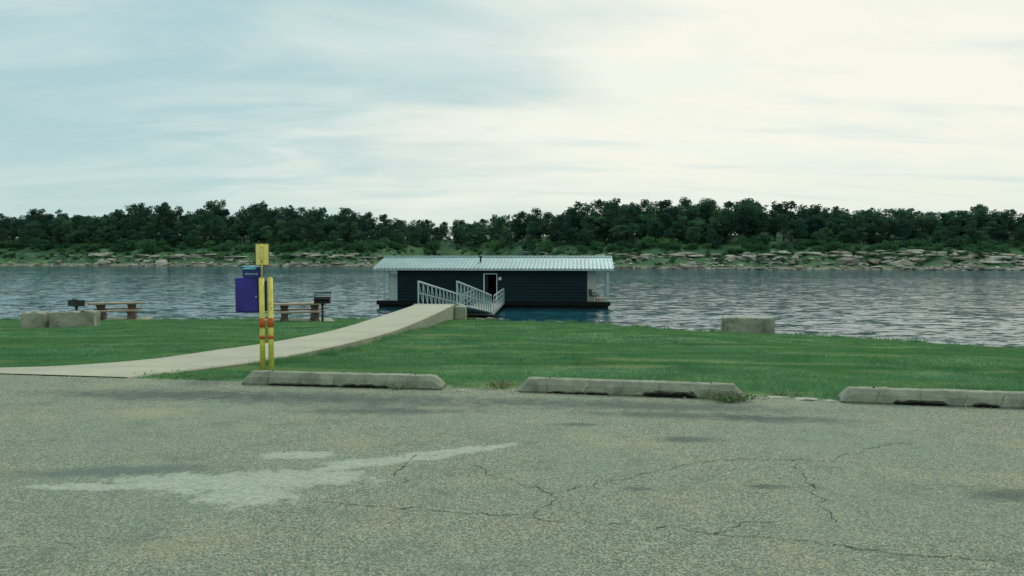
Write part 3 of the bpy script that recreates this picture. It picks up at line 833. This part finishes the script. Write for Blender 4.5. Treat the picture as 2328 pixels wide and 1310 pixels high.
for (pa,pb,tb,hh) in [(1700,2400,8.0,0.0),(1750,2600,10.5,0.0),(1350,1750,9,0),(1180,1310,10,0),(380,520,8,0),(620,860,8.0,0),(2000,2500,5,0),(200,360,9,0)]:
    for layer in range(3):
        px=pa
        while px<pb:
            w=random.uniform(18,70)
            if random.random()<0.55:
                u=(px+w/2-1164)/FPX; p=far_point(u,tb+layer*0.9); Lh=w/FPX*p.y*0.55
                add_hull(V,F,(p.x,p.y,p.z+0.2+random.uniform(-0.1,0.15)),(Lh,random.uniform(1.0,1.8),random.uniform(0.3,0.5)),26,rot=random.uniform(-0.08,0.08))
            px+=w
obj_from('rock_ledges', V, F, M_rock)

# ------------------------------------------------------------------ trees
M_bark = simple('bark', (0.06,0.06,0.05,1), 0.9, var=0.3, scale=2)
M_leafA = mat_leaf('oak_leaves', (0.030,0.100,0.075,1),(0.060,0.160,0.088,1),(0.022,0.074,0.063,1),(0.10,0.235,0.115,1))
M_leafB = mat_leaf('shrub_leaves', (0.042,0.145,0.072,1),(0.08,0.215,0.088,1),(0.028,0.085,0.055,1),(0.12,0.28,0.10,1), 0.6)
def leafcloud(centres, per, size):
    P=[];
    for (c, r) in centres:
        n=int(per*r*r)
        v=rng.normal(size=(n,3)); v/=np.linalg.norm(v,axis=1)[:,None]
        rad=r*rng.uniform(0.35,1.08,n)**0.6
        pos=np.array(c)+v*rad[:,None]*np.array([1,1,0.75])
        a=rng.normal(size=(n,3)); a/=np.linalg.norm(a,axis=1)[:,None]
        b_=rng.normal(size=(n,3)); b_-= (a*b_).sum(1)[:,None]*a; b_/=np.linalg.norm(b_,axis=1)[:,None]
        s=size*rng.uniform(0.5,1.3,n)[:,None]
        P.append(np.stack([pos-a*s, pos-b_*s*0.6, pos+a*s, pos+b_*s*0.6],1).reshape(-1,3))
    return np.concatenate(P)
def tree_mesh(k, H=10.0, kind='tree'):
    random.seed(100+k); segs=[]; cents=[]
    if kind!='shrub':
        under = (kind=='under')
        cw=random.uniform(2.2,3.8); th=(random.uniform(0.12,0.24) if not under else 0.05)*H
        lean=random.uniform(-0.8,0.8)
        segs.append(((0,0,-0.8),(lean*0.3,0,th),0.20,0.15))
        segs.append(((lean*0.3,0,th),(lean,random.uniform(-.5,.5),H*0.85),0.15,0.04))
        nb=random.randint(15,22)
        zlo=0.10 if under else 0.24; 
        for i in range(nb):
            a=random.uniform(0,6.28); zz=random.uniform(zlo,0.95)*H
            q=(zz/H-zlo+0.05)/(1-zlo)
            prof=math.sin(min(0.97,max(0.12,q))*math.pi)**0.5
            rr=cw*prof*random.uniform(0.35,1.1)
            c=(lean*zz/H+math.cos(a)*rr, math.sin(a)*rr, zz)
            segs.append(((lean*0.3,0,max(th*0.9,zz-rr*0.7-0.6)), c, 0.08,0.02))
            cents.append((c, random.uniform(0.6,1.35)))
            if random.random()<0.7:
                cents.append(((c[0]*1.2+random.uniform(-.6,.6), c[1]*1.2, c[2]+random.uniform(-.4,1.1)), random.uniform(0.28,0.65)))
        cents.append(((lean+random.uniform(-.6,.6),0,H*0.93),random.uniform(0.4,0.9)))
        cents.append(((0,0,H*0.55),2.0))
        LV=leafcloud(cents, 85, 0.22)
    else:
        for i in range(8):
            a=random.uniform(0,6.28); r=random.uniform(0,1.5)
            c=(math.cos(a)*r, math.sin(a)*r*0.8, random.uniform(0.2,1.4)); cents.append((c, random.uniform(0.4,0.9)))
            segs.append(((0,0,-0.2),c,0.05,0.015))
        LV=leafcloud(cents, 130, 0.17)
    tv=[];tf=[]
    for s in segs:
        p0,p1=Vector(s[0]),Vector(s[1]); d=(p1-p0).normalized(); a=d.orthogonal().normalized(); b_=d.cross(a); i0=len(tv)
        for p,r in ((p0,s[2]),(p1,s[3])):
            for q in range(5):
                t=2*math.pi*q/5; tv.append(p+a*math.cos(t)*r+b_*math.sin(t)*r)
        for q in range(5): tf.append((i0+q,i0+(q+1)%5,i0+5+(q+1)%5,i0+5+q))
    nv=len(tv); V=np.concatenate([np.array([tuple(v) for v in tv]), LV]); Fq=np.concatenate([np.array(tf), nv+np.arange(len(LV)).reshape(-1,4)])
    o=np_mesh('tmp', V, Fq, M_bark); me=o.data; bpy.data.objects.remove(o)
    me.materials.append(M_leafB if kind=='shrub' else M_leafA)
    mi=np.ones(len(Fq),dtype=np.int32); mi[:len(tf)]=0
    me.polygons.foreach_set('material_index', mi); me.name=kind+'_mesh'
    return me
TM=[tree_mesh(k) for k in range(10)]; UM=[tree_mesh(30+k,kind='under') for k in range(6)]; SM=[tree_mesh(50+k,kind='shrub') for k in range(6)]
random.seed(21)
sil_x=[-700,0,60,130,200,260,330,370,430,480,515,540,600,640,700,780,850,900,950,1000,1050,1100,1150,1200,1260,1300,1400,1500,1550,1640,1700,1750,1850,1900,1960,2050,2150,2220,2300,2400,3000]
sil_y=[480,487,485,476,484,474,461,458,471,458,459,475,457,467,473,474,485,491,499,504,497,493,485,485,473,459,453,459,456,447,442,458,465,460,478,468,477,466,482,480,474]
wood=empty('distant_tree_line')
def put(mesh, p, sx, sz, parent, nm):
    o=bpy.data.objects.new(nm, mesh); COL.objects.link(o); o.parent=parent
    o.location=p; o.rotation_euler=(0,0,random.uniform(0,6.28)); o.scale=(sx,sx,sz)
px=-700.0
while px<3000:
    u=(px-1164)/FPX
    base=float(np.interp(u,[-1,-0.15,-0.08,-0.02,0.04,1],[22,24,20,24,24,20]))
    for row,(dt,f0,f1) in enumerate([(0,0.25,0.60),(4,0.4,0.80),(9,0.6,0.95),(15,0.76,1.10),(22,0.78,1.12),(30,0.6,0.98),(38,0.5,0.95),(46,0.4,0.8)]):
        uu=u+random.uniform(-0.009,0.009); t=base+dt+random.uniform(-3.5,3.5)
        p=far_point(uu,t)
        ysil=float(np.interp(px,sil_x,sil_y))
        H=(1.6+(575-ysil)/FPX*p.y)-p.z
        H=max(3.5,H)*random.uniform(f0,f1)
        if row==0 and random.random()<0.30: continue
        under = row in (0,1) or row>=5 or random.random()<0.25
        put(random.choice(UM if under else TM), p, min(1.6,0.35+H/14)*random.uniform(0.75,1.25), H/10.4, wood, 'tree')
    px+=random.uniform(19,36)
shr=empty('shoreline_shrubs')
for _ in range(1650):
    px=random.uniform(-600,2900); u=(px-1164)/FPX
    t=random.choice([random.uniform(2,12),random.uniform(5,16),random.uniform(10,22),random.uniform(14,26)])
    if 1010<px<1180 and random.random()<0.6: continue
    if t<12 and random.random()<0.25*rockdens(px)+0.05: continue
    if mnoise.noise(Vector((u*35,t*0.2,7)))<-0.15 and random.random()<0.7: continue
    p=far_point(u,t); s=random.uniform(0.3,1.05)*(1.4 if t>14 else 0.8)
    if random.random()<0.06: s*=1.8
    put(random.choice(SM), p, s, s*random.uniform(0.6,1.1), shr, 'shrub')

V=[];F=[]
for _ in range(220):
    x=random.uniform(-30,22); y=float(yb(x))+random.uniform(0.3,2.2); s=random.uniform(0.08,0.3)
    add_hull(V,F,(x,y,float(gz(x,y))+s*0.1),(s*1.4,s,s*0.6),11)
for (x,y,s) in [(-1.0,35.0,0.28),(-0.5,34.9,0.2),(-1.5,35.1,0.2)]:
    add_hull(V,F,(x,y,-1.55),(s*1.5,s,s*0.6),12)
obj_from('bank_stones', V, F, M_rock)

# ------------------------------------------------------------------ world
W=bpy.data.worlds.new('World'); S.world=W; W.use_nodes=True
nt=NT(W.node_tree); bg=nt.n['Background']
SUN_EL=math.radians(48); SUN_AZ=math.radians(14)
sky=nt.new('ShaderNodeTexSky'); sky.sky_type='NISHITA'; sky.sun_disc=False
sky.sun_elevation=SUN_EL; sky.sun_rotation=SUN_AZ; sky.air_density=1.0; sky.dust_density=2.0
skyc=nt.mix(1.0, sky.outputs[0], (0.09,0.09,0.09,1), 'MULTIPLY')
tc=nt.new('ShaderNodeTexCoord'); D_=tc.outputs['Generated']
s=nt.new('ShaderNodeSeparateXYZ'); nt.link(D_, s.inputs[0])
zc=nt.math('ADD', nt.math('MAXIMUM', s.outputs[2], 0.0), 0.14)
cx=nt.math('DIVIDE', s.outputs[0], zc); cy=nt.math('DIVIDE', s.outputs[1], zc)
cv=nt.new('ShaderNodeCombineXYZ'); nt.link(cx,cv.inputs[0]); nt.link(cy,cv.inputs[1])
n1=nt.noise(nt.mapping(cv.outputs[0],scale=(0.42,0.8,1),rot=(0,0,0.35)),1.0,5,0.5,0.5)
n2=nt.noise(nt.mapping(cv.outputs[0],scale=(1.0,2.0,1),rot=(0,0,0.55),loc=(3,1,0)),1.0,6,0.55,0.6)
az=nt.math('ADD', nt.math('MULTIPLY', s.outputs[0], 1.6), nt.math('MULTIPLY', nt.math('SUBTRACT', n1, 0.5), 1.9))
az=nt.math('ADD', az, nt.math('MULTIPLY', nt.math('SUBTRACT', n2, 0.5), 1.2))
warm=nt.ramp(az,-0.72,0.36)
cloud=nt.mix(warm, lin(178,210,214), lin(250,249,234))
cloud=nt.mix(nt.ramp(n2,0.42,0.7,0,0.35), cloud, lin(230,242,236))
n3=nt.noise(nt.mapping(cv.outputs[0],scale=(0.5,2.0,1),rot=(0,0,0.25),loc=(7,2,0)),1.0,6,0.6,0.5)
cloud=nt.mix(nt.ramp(n3,0.48,0.70,0,0.6), cloud, lin(208,227,225))
hor=nt.ramp(s.outputs[2],0.0,0.16,0.75,0)
cloud=nt.mix(nt.math('MULTIPLY',hor,0.7), cloud, lin(212,231,224))
col=nt.mix(0.93, skyc, cloud)
nt.link(col,bg.inputs['Color']); bg.inputs['Strength'].default_value=1.0

sun=bpy.data.lights.new('sun','SUN'); sun.energy=1.4; sun.angle=math.radians(12); sun.color=(1,0.99,0.87)
so=bpy.data.objects.new('sun',sun); COL.objects.link(so)
dv=Vector((math.sin(SUN_AZ)*math.cos(SUN_EL), math.cos(SUN_AZ)*math.cos(SUN_EL), math.sin(SUN_EL)))
so.rotation_euler=(-dv).to_track_quat('-Z','Y').to_euler()

# ------------------------------------------------------------------ camera
cam=bpy.data.cameras.new('camera'); co=bpy.data.objects.new('camera',cam); COL.objects.link(co)
cam.sensor_width=36; cam.lens=FPX/2328*36; cam.clip_start=0.1; cam.clip_end=6000
co.location=(0,0,1.6); co.rotation_euler=(math.radians(90-2.694),0,0)
S.camera=co
